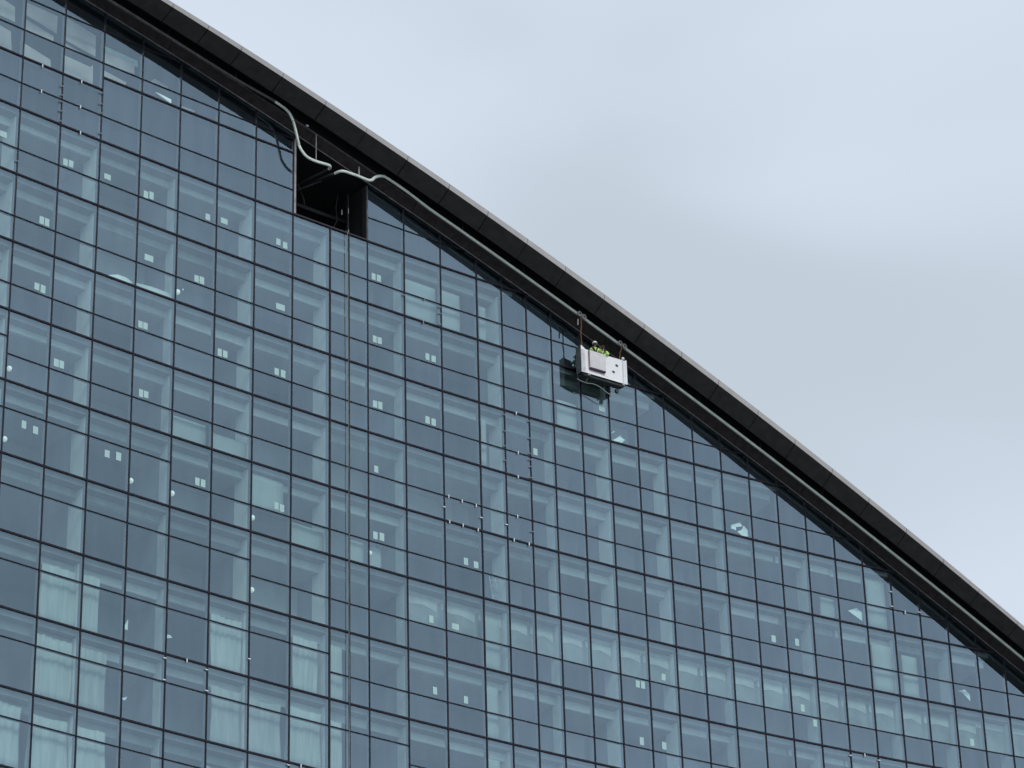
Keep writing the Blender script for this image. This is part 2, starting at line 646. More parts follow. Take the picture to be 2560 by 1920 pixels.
# backing behind the blind panes under the roof and along the plant storey
for c in range(C0, C1):
    if c in (-2, -1, 0):
        continue
    lo = None
    for k in range(0, KB):
        if G(c + 1) < ZL[k] + .4:
            lo = ZL[k + 1]
            if ZL[k + 1] < G(c) - .3:
                MB().wbox(c + .03, c + .97, -.24, -.20, ZL[k + 1] + .04, (lambda q, kz=ZL[k]: min(G(q) - .06, kz - .03)) if ZL[k] < G(c) else (lambda q: G(q) - .06)).build("backing_board", INSUL, TW)
            break
    zt = 82.70 if c >= -7 else 82.0
    if G(c + 1) > ZL[0]:
        def top(q, zt=zt):
            return min(zt - .04, G(q) - .06)
        if G(c) > ZL[0] + .3:
            MB().wbox(c + .03, c + .97, -.24, -.20, ZL[0] + .04, top).build("backing_board", INSUL, TW)
    elif G(c) > ZL[0] + .3:
        MB().wbox(c + .03, c + .6, -.24, -.20, ZL[0] + .04, lambda q: max(ZL[0] + .06, G(q) - .06)).build("backing_board", INSUL, TW)
# attic floor and back of the atrium at top left
MB().wbox(C0, -2.05, -9, -.30, 81.75, 81.90).build("floor_slab", SLAB, TW)
MB().wbox(C0, -2.05, -2.6, -2.4, 81.95, lambda c: G(c) - .2).build("atrium_back_wall", mat("atrium_wall", (0.05, .06, .08), .9), TW)

# ------------------------------------------------------------------ roof, eave, soffit
def sweep(name, prof, m, cs, parent=TW, closed=True):
    mb = MB()
    n = len(prof)
    for c in cs:
        s = HF(c) / .95
        for d, h in prof:
            mb.v.append(tuple(W(c, d, G(c) + h * (s if h > .05 and d > .3 else 1))))
    for i in range(len(cs) - 1):
        for k in range(n if closed else n - 1):
            j = (k + 1) % n
            mb.f.append((i * n + k, i * n + j, (i + 1) * n + j, (i + 1) * n + k))
    if closed:
        mb.f.append(tuple(reversed(range(n))))
        mb.f.append(tuple((len(cs) - 1) * n + k for k in range(n)))
    return mb.build(name, m, parent)


ALLC = [C0 + .5 * i for i in range(int((C1 - C0) / .5) + 1)]
# two profiled trims and the bronze box next to the glass
sweep("verge_trim", [(0.0, -.02), (.055, -.05), (.075, .0), (.06, .05), (0.0, .06)], TRIM, ALLC)
boxj = [C0]
x = C0
while x < C1 - .1:
    x += 1.9 if x < 4 else 2.35
    boxj.append(min(x, C1))
for a, b in zip(boxj[:-1], boxj[1:]):
    cs = [a + .006, (a + b) / 2, b - .006]
    sweep("soffit_box", [(.06, .0), (.10, .01), (.50, .30), (.52, .37), (.44, .42), (.0, .42), (.0, .07)], SOFFB, cs)
sweep("box_edge_trim", [(.50, .285), (.54, .30), (.55, .36), (.53, .38)], mat("dull_bronze_edge", (.12, .11, .11), .5, .3, .3, 4), ALLC)
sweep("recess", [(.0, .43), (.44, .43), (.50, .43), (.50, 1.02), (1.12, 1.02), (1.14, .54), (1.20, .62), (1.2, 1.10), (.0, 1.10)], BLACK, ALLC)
FJ = [-11.4, -10.2, -9.05, -7.95, -6.9, -5.88, -4.95, -4.06, -2.94, -1.78, -0.32, 1.48, 2.62, 3.7, 5.16, 6.72, 8.14, 9.56, 10.9, 12.22, 13.62, 14.94, 16.26, 17.56, 18.88, 20.18, 21.42, 22.76, 24.05, 25.3, 26.6]
for a, b in zip(FJ[:-1], FJ[1:]):
    ga = .011
    n = 3
    cs = [a + ga + (b - a - 2 * ga) * i / n for i in range(n + 1)]
    sweep("soffit_panel", [(1.10, .52), (1.975, .915), (1.975, .965), (1.10, .57)], SOFF, cs)
    gf = .009
    cs = [a + gf + (b - a - 2 * gf) * i / n for i in range(n + 1)]
    sweep("fascia_panel", [(1.99, .925), (2.06, 1.165), (2.035, 1.19), (1.94, 1.19), (1.93, .95)], FASC, cs)
sweep("roof_deck", [(1.93, 1.0), (1.93, 1.18), (-9.4, 1.55), (-9.4, .6), (-.0, .62), (0, 1.11), (1.2, 1.11), (1.22, .70)], ROOF, ALLC)
MB().wbox(C0 - .06, C0, -9.3, 0.0, -EYE, G(C0) + .4).build("end_wall", PLASTER, TW)
MB().wbox(C1, C1 + .06, -9.3, 0.0, -EYE, G(C1) + .4).build("end_wall", PLASTER, TW)

# ------------------------------------------------------------------ the opening in the glass and its jambs
MB().wbox(-1.985, -1.94, -.2, .05, OPEN_Z + .05, G(-2) - .3).build("opening_jamb", mat("bare_metal_jamb", (.36, .33, .33), .5, .3, .3, 3), TW)
MB().wbox(-1.935, -1.915, -.6, .03, OPEN_Z + .05, G(-2) - .4).build("opening_jamb", FRAME, TW)
MB().wbox(.93, .985, -.30, .02, OPEN_Z + .05, G(1) - .2).build("opening_jamb", mat("dark_jamb", (.03, .028, .035), .5), TW)
MB().wbox(.52, .58, -1.0, -.9, OPEN_Z + .05, G(1) - .4).build("inner_post", mat("grey_post", (.016, .018, .024), .7), TW)
MB().wbox(.965, .985, .022, .08, OPEN_Z + .05, G(1) - .25).build("opening_edge_strip", TRIM, TW)
MB().wbox(-2, 1, -.16, .075, OPEN_Z - .02, OPEN_Z + .06).build("opening_sill", mat("sill_metal", (.025, .022, .026), .6, .1), TW)
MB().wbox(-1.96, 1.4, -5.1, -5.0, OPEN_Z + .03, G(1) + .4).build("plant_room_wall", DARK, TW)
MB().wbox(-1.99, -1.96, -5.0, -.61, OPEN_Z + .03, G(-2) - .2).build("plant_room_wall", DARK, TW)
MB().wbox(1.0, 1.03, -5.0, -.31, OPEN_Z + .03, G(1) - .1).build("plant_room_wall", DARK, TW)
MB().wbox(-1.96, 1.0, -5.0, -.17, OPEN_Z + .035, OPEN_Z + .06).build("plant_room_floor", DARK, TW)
for (c, d, z, h) in ((.55, -.93, 81.2, .3), (.20, -.93, 81.0, .28), (.56, -.93, 80.0, .3), (.21, -.93, 79.85, .28)):
    MB().wbox(c - .012, c + .012, d, d + .05, z - h / 2, z + h / 2).build("fixing_tag", mat("grey_tag", (.45, .48, .46), .6), TW)
STEEL = mat("dark_steelwork", (.005, .006, .009), .6, .2, .3, 2)
MB().wbox(-1.95, .95, -1.9, -1.75, 81.05, 81.25).build("steel_beam", STEEL, TW)
MB().tube([W(-1.5, -1.2, 81.9), W(-1.3, -1.3, 81.2), W(-1.25, -1.3, 80.7)], .04, 6).build("hanging_hose", STEEL, TW)
MB().tube([W(.05, -1.0, 82.0), W(.0, -1.1, 81.3), W(.08, -1.1, 80.6), W(-.1, -1.2, 80.1)], .03, 6).build("hanging_hose", STEEL, TW)
# a diagonal brace and short drop rods that carry the rail over the opening
def rod(name, p, q, r, m):
    return MB().tube([p, q], r, 8).build(name, m, TW)


rod("brace", W(-1.15, -.3, 81.9), W(-1.9, -2.6, 81.2), .05, RAILK)
rod("hanger_rod", W(-1.62, .72, 82.2), W(-1.62, .72, 83.7), .03, TRIM)
rod("hanger_rod", W(.1, .72, 82.25), W(.1, .72, 82.75), .045, TRIM)
MB().wbox(-1.86, -1.80, .60, .66, 84.02, 84.10).build("marker_plate", WHITE, TW)

# ------------------------------------------------------------------ cradle rail under the eave
def smooth(pts, n=6):
    out = []
    m = len(pts)
    for i in range(m - 1):
        p0, p1, p2, p3 = pts[max(0, i - 1)], pts[i], pts[i + 1], pts[min(m - 1, i + 2)]
        for k in range(n):
            t = k / n
            out.append(.5 * ((2 * p1) + (p2 - p0) * t + (2 * p0 - 5 * p1 + 4 * p2 - p3) * t * t + (3 * p1 - p0 - 3 * p2 + p3) * t ** 3))
    out.append(pts[-1])
    return out


RD = .75


def rail_tube(pts, m, n=6):
    return MB().tube(smooth(pts, n), .055, 8, rz=.078).build("cradle_rail", m, TW)


def RZ(c):
    return G(c) + .235 * HF(c) / .95


up = [W(c, RD, RZ(c) + (-.05 if c < -4 else 0)) for c in [C0 + .2 + i for i in range(0, 10)]] + [W(-2.75, RD, 84.64)]
rail_tube(up, RAILD, 3)  # upper stretch of the rail in a darker colour
s1 = [(-2.75, 84.63), (-2.5, 84.47), (-2.36, 84.29), (-2.27, 84.0), (-2.21, 83.63), (-2.165, 83.27), (-2.08, 82.64), (-1.985, 82.36), (-1.885, 82.20), (-1.76, 82.14), (-1.60, 82.13), (-1.32, 82.18)]
P = [W(c, RD, z) for c, z in s1] + [W(-1.235, RD - .04, 82.19), W(-1.185, RD - .16, 82.19), W(-1.19, RD - .30, 82.18)]
rail_tube(P, RAIL)
rail_tube([W(-1.19, RD - .32, 82.18), W(-1.23, .0, 82.15), W(-1.35, -.9, 82.1), W(-1.5, -2.2, 82.0)], RAILK)
s2 = [(-.69, 82.167), (-.35, 82.18), (-.026, 82.194), (.30, 82.175), (.608, 82.172), (.72, 82.21), (.831, 82.29), (.95, 82.45), (1.075, 82.60), (1.187, 82.69), (1.33, 82.67)]
rail_tube([W(-1.35, -2.2, 82.0), W(-1.2, -.9, 82.05), W(-1.08, .0, 82.1), W(-1.0, RD - .43, 82.125)], RAILK)
P = [W(-.99, RD - .4, 82.13), W(-.88, RD - .12, 82.16)] + [W(c, RD, z) for c, z in s2] + [W(1.889, RD, 82.29)]
P += [W(c, RD, RZ(c)) for c in (2.5, 3.2, 4, 5)]
rail_tube(P, RAIL)
rail_tube([W(c, RD, RZ(c)) for c in [5 + .5 * i for i in range(0, 43)]], RAIL, 2)
# brackets
for c in (-11, -9.2, -7.4, -5.6, -3.8, 3.4, 5.6, 7.4, 9.9, 12, 14.2, 16.4, 18.6, 20.8, 23, 25):
    wd = .03 / segw(math.floor(c))
    MB().wbox(c - wd, c + wd, RD - .035, RD + .035, RZ(c) + .05, G(c) + .98 * HF(c) / .95).build("rail_bracket", BLACK, TW)

# ------------------------------------------------------------------ stickers, clips, lamps on the glass
ST = [(-7.84, 77.342, 0), (-7.702, 77.366, 0), (-6.792, 77.436, 1), (-8.344, 73.862, 0), (-8.214, 73.854, 0), (-8.38, 70.43, 0), (-8.232, 70.41, 0), (-7.834, 66.998, 0), (-7.704, 67.006, 0), (-5.818, 77.29, 0), (-5.677, 77.341, 0), (-5.691, 73.988, 2), (-5.846, 70.405, 0), (-5.723, 70.412, 0), (-4.479, 73.82, 0), (-4.346, 73.828, 0), (-3.853, 70.388, 0), (-3.714, 70.394, 0), (-4.229, 77.336, 0), (-3.806, 77.446, 1), (-8.518, 63.471, 0), (-8.244, 63.393, 0), (-6.541, 63.4, 0), (-6.266, 63.453, 0), (-5.777, 66.943, 0), (-5.652, 66.959, 0), (-4.343, 63.462, 0), (-4.2, 63.467, 0), (-2.363, 63.482, 0), (-2.222, 63.451, 0), (1.185, 70.384, 0), (1.322, 70.392, 0), (2.581, 70.408, 0), (2.746, 70.398, 0), (1.205, 66.942, 0), (1.173, 63.483, 0), (1.341, 63.507, 0), (3.544, 63.47, 0), (3.814, 63.437, 0), (2.604, 60.001, 0), (3.235, 59.948, 1), (2.673, 56.452, 0), (3.47, 56.379, 0), (1.166, 77.345, 0), (1.307, 77.347, 0), (1.187, 73.902, 0), (1.317, 73.907, 0), (2.604, 73.879, 0), (2.771, 73.873, 0), (-2.383, 77.397, 0), (-2.205, 77.34, 0), (-2.312, 73.897, 2), (-2.394, 70.393, 0), (-2.226, 70.392, 0), (8.74, 73.945, 1), (6.201, 70.443, 0), (9.574, 59.343, 0), (9.754, 59.347, 0), (10.49, 60.024, 0), (9.62, 56.4, 0), (10.392, 56.418, 0), (14.511, 63.478, 0), (15.354, 63.577, 0), (15.382, 60.024, 0), (15.794, 59.348, 0), (21.492, 59.984, 0), (-9.37, 77.5, 1)]
for c, z, kd in ST:
    ws = segw(math.floor(c))
    hw, hh = ((.125, .19), (.20, .15), (.24, .18))[kd]
    hw *= random.uniform(.9, 1.08)
    hh *= random.uniform(.9, 1.06)
    MB().wbox(c - hw / ws, c + hw / ws, .004, .009, z - hh, z + hh).build("sticker", PAPER, TW)
CL = [(-8.53, 81.91), (-8.526, 80.527), (-7.549, 81.922), (-7.55, 80.546), (-7.522, 79.169), (-8.028, 81.259), (-8.017, 80.777), (-8.032, 80.417), (-8.035, 79.911), (-8.023, 79.359), (-7.044, 81.768), (-7.041, 81.166), (-7.032, 80.667), (-7.025, 79.567), (-9.027, 76.36), (2.529, 77.003), (2.488, 75.68), (1.96, 76.852), (2.956, 76.859), (2.953, 76.493), (2.948, 75.893), (5.449, 72.247), (5.482, 70.084), (5.453, 68.762), (5.384, 66.604), (5.22, 65.291), (5.811, 65.284), (5.964, 72.012), (5.956, 71.063), (5.961, 70.239), (5.962, 69.897), (5.976, 69.504), (5.977, 68.918), (5.955, 65.998), (4.971, 71.953), (4.972, 71.062), (4.97, 70.238), (4.968, 69.449), (3.1, 66.611), (3.458, 66.572), (3.837, 66.563), (3.113, 65.289), (3.47, 65.295), (3.872, 65.29), (3.964, 65.984), (2.975, 65.989), (4.944, 65.999), (-5.031, 54.512), (-4.51, 54.689), (-4.032, 54.513), (-5.036, 53.501), (-4.021, 53.53), (-3.005, 55.577), (-2.026, 51.064), (-1.722, 51.167), (18.958, 67.593), (18.952, 66.759), (19.427, 66.588), (19.954, 66.761), (17.481, 58.135), (17.988, 57.993), (16.964, 57.952)]
FAINT = set(range(5, 21))
for i, (c, z) in enumerate(CL):
    ws = segw(math.floor(c))
    onm = abs(c - round(c)) < .06
    hw, hh = (.065, .022) if onm else (.022, .085)
    MB().wbox(c - hw / ws, c + hw / ws, .051, .085, z - hh, z + hh).build("glazing_clip", mat("dull_clip", (.24, .28, .31), .6) if i in FAINT or 26 < i < 38 else WHITE, TW)
LP = [(-8.833, 66.11, 1), (-4.85, 72.976, 1), (-8.851, 62.665, 1), (-5.859, 62.649, 1), (-4.853, 62.668, 1), (-2.865, 62.698, 1), (-2.855, 59.125, 1), (1.134, 62.682, .8), (1.10, 59.7, .4), (1.06, 55.9, .35), (-4.72, 73.2, .3)]
for c, z, s in LP:
    m = MB().ball(W(c, -.30, z), .115 * s, 12, (1, 1, 1.15))
    m.build("lamp_globe", GLOWM, TW, smooth=True)

# ------------------------------------------------------------------ atrium panels at top left
POLY = [[(-8.786, 85.584), (-7.994, 85.56), (-8.002, 84.579), (-8.769, 84.888)], [(-8.782, 84.812), (-8.029, 84.489), (-8.02, 84.109), (-8.764, 84.12)], [(-8.78, 83.592), (-8.031, 83.263), (-8.002, 82.649), (-8.785, 82.63)], [(-7.762, 85.713), (-7.013, 85.367), (-7.006, 84.201), (-7.764, 84.443)], [(-7.763, 84.412), (-7.138, 84.145), (-7.757, 84.095)], [(-7.765, 83.828), (-6.982, 83.768), (-7.35, 82.919), (-7.752, 83.197)], [(-7.762, 82.995), (-7.348, 82.856), (-7.342, 82.541), (-7.767, 82.542)], [(-7.323, 83.072), (-7.013, 83.806), (-6.991, 82.664), (-7.284, 82.593)], [(-6.773, 85.26), (-5.827, 85.202), (-5.822, 84.845), (-6.765, 84.81)], [(-6.778, 84.733), (-6.016, 84.77), (-6.005, 84.126), (-6.78, 84.016)], [(-6.761, 83.774), (-6.147, 83.609), (-6.174, 83.454), (-6.767, 83.315)], [(-5.556, 84.196), (-5.38, 84.581), (-5.044, 84.45), (-5.04, 84.158)], [(-5.427, 83.624), (-5.032, 83.543), (-5.03, 83.349)], [(-4.753, 84.243), (-4.371, 84.113), (-4.75, 83.983)], [(-4.761, 83.646), (-4.305, 83.709), (-4.392, 83.339), (-4.742, 83.303)], [(-9.75, 85.4), (-9.063, 85.059), (-9.042, 84.242), (-9.75, 84.3)], [(-9.75, 84.0), (-9.088, 83.751), (-9.032, 82.719), (-9.75, 82.651)]]
for i, pl in enumerate(POLY):
    m_ = BAFF
    if i == 8:
        m_ = mat("pale_teal_beam", (.62, .75, .72), .8)
    if i == 12:
        m_ = GLOWM  # panel given a glow to look bright; it is no lamp
    a = [W(c, -.70 - .16 * (i % 3), z) for c, z in pl]
    b = [W(c, -.76 - .16 * (i % 3), z) for c, z in pl]
    MB().poly_prism(a, b).build("atrium_panel", m_, TW)

# ------------------------------------------------------------------ curtains and boards behind the glass
def curtain(c0, c1, z0, z1, label, cat="curtain", m=CURT, wavy=.045, d=-.42, group=None):
    mb = MB()
    n = 26 if wavy else 4
    rows = 6
    ph = random.random() * 6
    fr = 20 + random.random() * 16
    lean = random.uniform(-.06, .06)
    if wavy:
        m = random.choice((CURT, CURT, CURT2))
        wavy = random.uniform(.012, .03)
    for j in range(rows + 1):
        for i in range(n + 1):
            t = i / n
            c = c0 + (c1 - c0) * t
            if wavy:
                flare = 1 + .04 * math.sin(j * .8 + ph) + lean * j / rows
                c = c0 + (c1 - c0) * (.5 + (t - .5) * flare)
                dd = d + wavy * math.sin(ph + fr * t + .3 * j) + .02 * math.sin(9 * t + j)
            else:
                dd = d + .01 * math.sin(5 * t + j)
            z = z1 + (z0 - z1) * j / rows
            if j == 0 and wavy:
                z -= .05 * abs(math.sin(3 * t + ph))
            mb.v.append(tuple(W(c, dd, z)))
    for j in range(rows):
        for i in range(n):
            q = j * (n + 1) + i
            mb.f.append((q, q + 1, q + n + 2, q + n + 1))
    o = mb.build(cat.replace(' ', '_'), m, smooth=True, fix=False)
    sm = o.modifiers.new("thick", 'SOLIDIFY')
    sm.thickness = .012
    tag(o, label, cat, "pale curtains behind the glass" if cat == "curtain" else "pale boards behind the glass")
    return o


curtain(-7.83, -7.03, 54.80, 57.55, "pale curtain filling a whole bay, topmost and leftmost of the curtains at lower left")
curtain(-6.97, -6.48, 54.80, 57.60, "narrow pale curtain drawn to half of its bay, highest row at lower left")
curtain(-3.82, -3.05, 54.80, 57.50, "pale curtain in the bay above the pair of white glazing clips at lower left")
curtain(-1.80, -1.18, 54.80, 57.55, "pale curtain two bays left of the hanging rope, upper one of its column")
curtain(-.98, -.12, 54.80, 57.60, "short pale curtain just left of the hanging rope with a looped lower end")
curtain(-7.95, -7.04, 51.30, 54.25, "wide pale curtain filling its bay, second row of curtains at lower left")
curtain(-6.96, -6.26, 51.30, 54.20, "pale curtain with a straight right edge, second row of curtains at lower left")
curtain(-3.78, -3.05, 51.30, 54.10, "pale curtain below the pair of white glazing clips at lower left")
curtain(-2.96, -2.08, 51.30, 54.00, "broad pale curtain across the whole bay above the bottom clips")
curtain(-1.96, -1.08, 51.30, 54.10, "pale curtain right of the broad one, above the bottom clips")
curtain(-.96, -.12, 51.30, 53.95, "pale narrow curtain left of the rope, second from the bottom")
curtain(-8.75, -8.15, 47.9, 50.75, "pale curtain at the bottom left corner of the facade")
curtain(-7.97, -7.06, 47.9, 50.60, "wide pale curtain in the bottom row, second bay from the left edge")
curtain(-6.97, -6.20, 47.9, 50.60, "pale curtain in the bottom row, third bay from the left edge")
curtain(-3.98, -3.10, 47.9, 50.3, "pale curtain cut by the bottom edge, three bays left of the rope")


def board(c0, c1, z0, z1, label, d=-.33):
    curtain(c0, c1, z0, z1, label, "board", BLIND, 0, d)


board(-4.96, -4.06, 65.42, 66.58, "pale board filling the low pane, left one of two side by side")
board(-3.96, -3.06, 65.42, 66.35, "pale board with a ragged top in the low pane, right one of two")
board(-2.97, -2.10, 63.22, 64.95, "large pale board filling the tall pane two bays left of the rope")
board(-1.96, -1.08, 61.92, 63.08, "pale board in the low pane below and right of the large board")
board(.06, .93, 61.92, 63.08, "pale board right beside the hanging rope in a low pane")
board(1.05, 1.42, 61.92, 63.02, "narrow pale board with a rounded edge right of the rope board")
board(2.05, 2.95, 75.85, 78.05, "pale board spanning two panes, left one of the high pair under the eave")
board(3.05, 3.62, 75.85, 78.10, "pale narrower board, right one of the high pair under the eave")
board(4.22, 4.50, 75.85, 77.9, "slim pale board strip right of the high pair under the eave")
board(7.25, 7.95, 72.35, 73.95, "pale board in the bay below the hanging cradle")
board(4.06, 4.75, 58.32, 61.0, "bright pale board in a narrow bay under the step ladder")
board(4.06, 4.62, 54.85, 57.5, "pale board in a narrow bay, second below the step ladder")
board(4.06, 4.62, 51.35, 53.9, "pale board in a narrow bay, third below the step ladder")
board(18.20, 18.88, 65.42, 68.2, "brightest pale board at right, next to the folded white film sheet")
board(18.22, 18.95, 61.92, 64.6, "pale board at right, one storey below the brightest one")
board(19.30, 19.85, 61.95, 64.3, "rounded pale board at right, beside the board one storey below the brightest")
board(4.20, 4.40, 69.0, 71.6, "thin upright pale board strip left of the narrow bay mullion")
board(16.45, 16.98, 65.5, 66.6, "small pale board low in a pane at right")

# ------------------------------------------------------------------ loose white film sheets and low objects by the glass
SH = [('S1', [(9.191, 72.514), (9.362, 72.72), (9.514, 72.951), (9.553, 72.87), (9.674, 72.76), (9.564, 72.548), (9.315, 72.523)], "arrow shaped white film sheet lying at the glass below the cradle"),
      ('S1b', [(9.196, 72.973), (9.312, 73.122), (9.31, 73.056), (9.203, 72.923)], "small white scrap of film above the arrow shaped sheet"),
      ('S2a', [(13.385, 69.502), (13.72, 69.796), (13.796, 69.596), (13.56, 69.472), (13.552, 69.274), (13.378, 69.337)], "upper left half of the bright folded film at the glass near the eave"),
      ('S2b', [(13.591, 69.224), (13.766, 69.389), (13.84, 69.646), (14.0, 69.467), (13.984, 69.082), (13.773, 69.066)], "lower right half of the bright folded film at the glass near the eave"),
      ('S3', [(17.473, 66.185), (17.805, 66.46), (17.985, 66.261), (17.992, 65.776)], "white film sheet shaped like a kite left of the brightest board"),
      ('S4', [(21.304, 62.898), (21.57, 63.073), (21.727, 62.86), (21.744, 62.478), (21.51, 62.797), (21.473, 62.883)], "torn white film sheet nearest the right edge of the photo"),
      ('Q1', [(-5.881, 55.689), (-5.843, 55.847), (-5.805, 56.032), (-5.797, 55.547), (-5.87, 55.522)], "small white bottle shaped scrap beside a mullion at lower left"),
      ('Q2', [(-4.88, 55.838), (-4.798, 55.868), (-4.749, 55.758), (-4.878, 55.675)], "small white scrap right of the bottle shaped one at lower left"),
      ('Q3', [(-5.878, 52.337), (-5.811, 52.399), (-5.764, 52.467), (-5.796, 52.29), (-5.863, 52.255)], "small white bird shaped scrap one storey below the bottle shaped one")]
for nm, pl, lab in SH:
    a = [W(c, -.33 - .03 * (i % 2), z) for i, (c, z) in enumerate(pl)]
    b = [p + Vector((-.012, .016, 0)) for p in a]
    tag(MB().poly_prism(a, b).build("film_sheet", SHEET, fix=True), lab, "film sheet", "loose white film at the glass")
T1 = [(-6.60, 72.30), (-6.56, 72.60), (-6.334, 72.80), (-6.131, 72.80), (-5.956, 72.68), (-5.95, 72.30)]
tag(MB().poly_prism([W(c, -.36, z) for c, z in T1], [W(c, -1.0, z) for c, z in T1]).build("round_couch", PLASTER), "pale rounded couch back just above a floor line at left", "couch")
T2 = [(-5.87, 72.30), (-5.87, 72.72), (-5.5, 72.80), (-5.115, 72.80), (-4.96, 72.66), (-4.95, 72.30)]
tag(MB().poly_prism([W(c, -.36, z) for c, z in T2], [W(c, -1.1, z) for c, z in T2]).build("long_bench", PLAST2), "long pale bench just right of the rounded couch", "bench")
# a step ladder in a narrow bay
ld = empty("step_ladder", W(4.62, -.5, ZL[5] + .03))
tag(ld, "pale step ladder standing inside a narrow bay of the curtain wall", "ladder")
lm = mat("pale_ladder", (.38, .44, .44), .6)
for cc in (4.60, 4.86):
    MB().tube([W(cc, -.45, ZL[5] + .03), W(cc + (.02 if cc < 4.7 else -.02), -.8, 63.5)], .025, 6).build("side_rail", lm, ld)
for i in range(5):
    z = 62.1 + .28 * i
    MB().tube([W(4.61, -.47 - .06 * i, z), W(4.85, -.47 - .06 * i, z)], .022, 6).build("rung", lm, ld)

# ------------------------------------------------------------------ rope hanging down the facade
rp = []
for i in range(40):
    z = 79.25 - i * (79.25 - 38) / 39
    rp.append(W(-.095 - .06 * math.exp(-i / 5) + .004 * math.sin(i * .9), .13 + .01 * math.sin(i * .6), z))
rp = [W(-.2, -.25, 79.34), W(-.19, .05, 79.33)] + rp
tag(MB().tube(rp, .015, 6).build("hanging_rope", mat("yellow_green_rope", (.24, .26, .20), .8, 0, .4, 2), smooth=True), "long greenish rope hanging down the glass from the black opening", "rope")

# ------------------------------------------------------------------ the cradle
CA, CB = 7.675, 9.300
ZB, ZT = 75.17, 76.50
T, NN = direc(8.5)
T = (W(CB, .9, 0) - W(CA, .9, 0)).normalized()
NN = Vector((T.y, -T.x, 0))
Z = Vector((0, 0, 1))
O = W(CA, .93, ZB)
O.z = ZB + EYE
LEN = (W(CB, .93, 0) - W(CA, .93, 0)).length
cr = empty("maintenance_cradle", O)
tag(cr, "white window cleaning cradle with two workers, hung under the eave rail", "cradle")
HT = ZT - ZB
WD = .43


def K(x, y, z):
    """x along, y outwards (0 = outer face), z up from the base"""
    return O + T * x + NN * y + Z * z


CWH = mat("white_painted_panel", (.93, .94, .95), .35, 0, .03, 1.2, dirt=((.84, .85, .86), 3.0))
CBX = mat("stained_box_lid", (.72, .71, .71), .5, 0, .10, 3.0, dirt=((.60, .60, .60), 6))
CGR = mat("grey_end_plate", (.11, .125, .125), .6, .1, .25, 3)
CIN = mat("dark_inner_panel", (.035, .045, .045), .6, 0, .3, 3)
CPU = mat("purple_rubber", (.045, .012, .04), .6, 0, .3, 3)
CMET = mat("dull_steel", (.42, .43, .41), .4, .5, .2, 3)


def kprism(name, xy, y0, y1, m, parent=cr, bevel=0):
    return MB().poly_prism([K(x, y0, z) for x, z in xy], [K(x, y1, z) for x, z in xy]).build(name, m, parent, bevel=bevel)


kprism("front_panel", [(.0, .0), (LEN, .0), (LEN, HT), (.29, HT), (.24, HT + .03), (.05, HT + .16), (.0, HT + .16)], -.025, 0, CWH)
kprism("front_flange", [(.015, .03), (.20, .03), (.20, HT - .05), (.015, HT - .05)], .003, .022, mat("worn_white_flange", (.66, .66, .69), .4, 0, .12, 5, dirt=((.42, .40, .44), 3)), bevel=.004)
kprism("front_flange", [(.235, .03), (.33, .03), (.33, HT - .02), (.235, HT - .02)], .003, .028, CWH, bevel=.004)
kprism("front_flange", [(LEN - .25, .02), (LEN - .17, .02), (LEN - .17, HT - .02), (LEN - .25, HT - .02)], .003, .022, mat("pale_grey_flange", (.66, .69, .70), .4), bevel=.004)
kprism("corner_post", [(LEN - .09, -.01), (LEN + .02, -.01), (LEN + .02, HT + .03), (LEN - .09, HT + .03)], .003, .03, CWH, bevel=.006)
kprism("bottom_lip", [(.0, -.02), (LEN, -.02), (LEN, .018), (.0, .018)], .001, .03, CWH)
# box on the front
kprism("equipment_box", [(.46, .32), (1.42, .32), (1.42, HT - .05), (.46, HT - .05)], .003, .12, CBX, bevel=.01)
kprism("box_side_strip", [(.425, .27), (.455, .27), (.455, HT - .05), (.425, HT - .05)], .004, .11, mat("rusty_pink_edge", (.34, .24, .27), .6, 0, .2, 5))
kprism("box_base", [(.47, .235), (1.39, .235), (1.42, .315), (.46, .315)], .004, .115, CPU)
for (cx_, cz_, sx, sz) in ((LEN - .60, .92, .080, .055), (LEN - .82, .50, .075, .055)):
    xy = [(cx_ + sx * math.cos(a) + .01 * math.sin(3 * a), cz_ + sz * math.sin(a) - .3 * sx * math.cos(a)) for a in [i * math.pi / 6 for i in range(12)]]
    kprism("lifting_eye", xy, .003, .03, CPU)
kprism("faded_stripe", [(1.15, .105), (1.62, .105), (1.62, .118), (1.15, .118)], .002, .004, mat("faded_grey_print", (.5, .52, .54), .6))
# ends, floor, inner wall
MB().obox(K(-.012, -WD / 2, HT / 2 + .06), T, NN, Z, .022, WD - .01, HT + .16).build("end_plate", CGR, cr)
MB().obox(K(LEN + .0, -WD / 2 - .02, HT / 2), T, NN, Z, .02, WD - .05, HT).build("end_plate", CGR, cr)
MB().obox(K(LEN / 2, -WD / 2, .16), T, NN, Z, LEN - .02, WD - .03, .05).build("cradle_floor", CIN, cr)
inn = [(.0, .0), (LEN, .0), (LEN, .95), (LEN - .55, 1.0), (LEN - .60, .9), (1.30, .92), (1.24, 1.28), (1.05, 1.30), (.92, .86), (.72, .78), (.55, .86), (.42, 1.34), (.0, 1.42)]
kprism("rear_panel", inn, -WD, -WD + .02, CIN)
under = [(.05, -.02), (LEN - .05, -.02), (LEN - .14, -.13), (LEN - .3, -.17), (.22, -.15), (.1, -.1)]
kprism("underside_tray", under, -WD + .03, -.05, CIN, bevel=.02)
for x_ in (.35, 1.95):
    MB().obox(K(x_, -WD - .02, -.27), T, NN, Z, .05, .05, .24).build("buffer_leg", CIN, cr)
    MB().ball(K(x_, -WD - .04, -.41), .075, 10).build("buffer_wheel", mat("black_rubber", (.012, .012, .014), .7), cr, smooth=True)
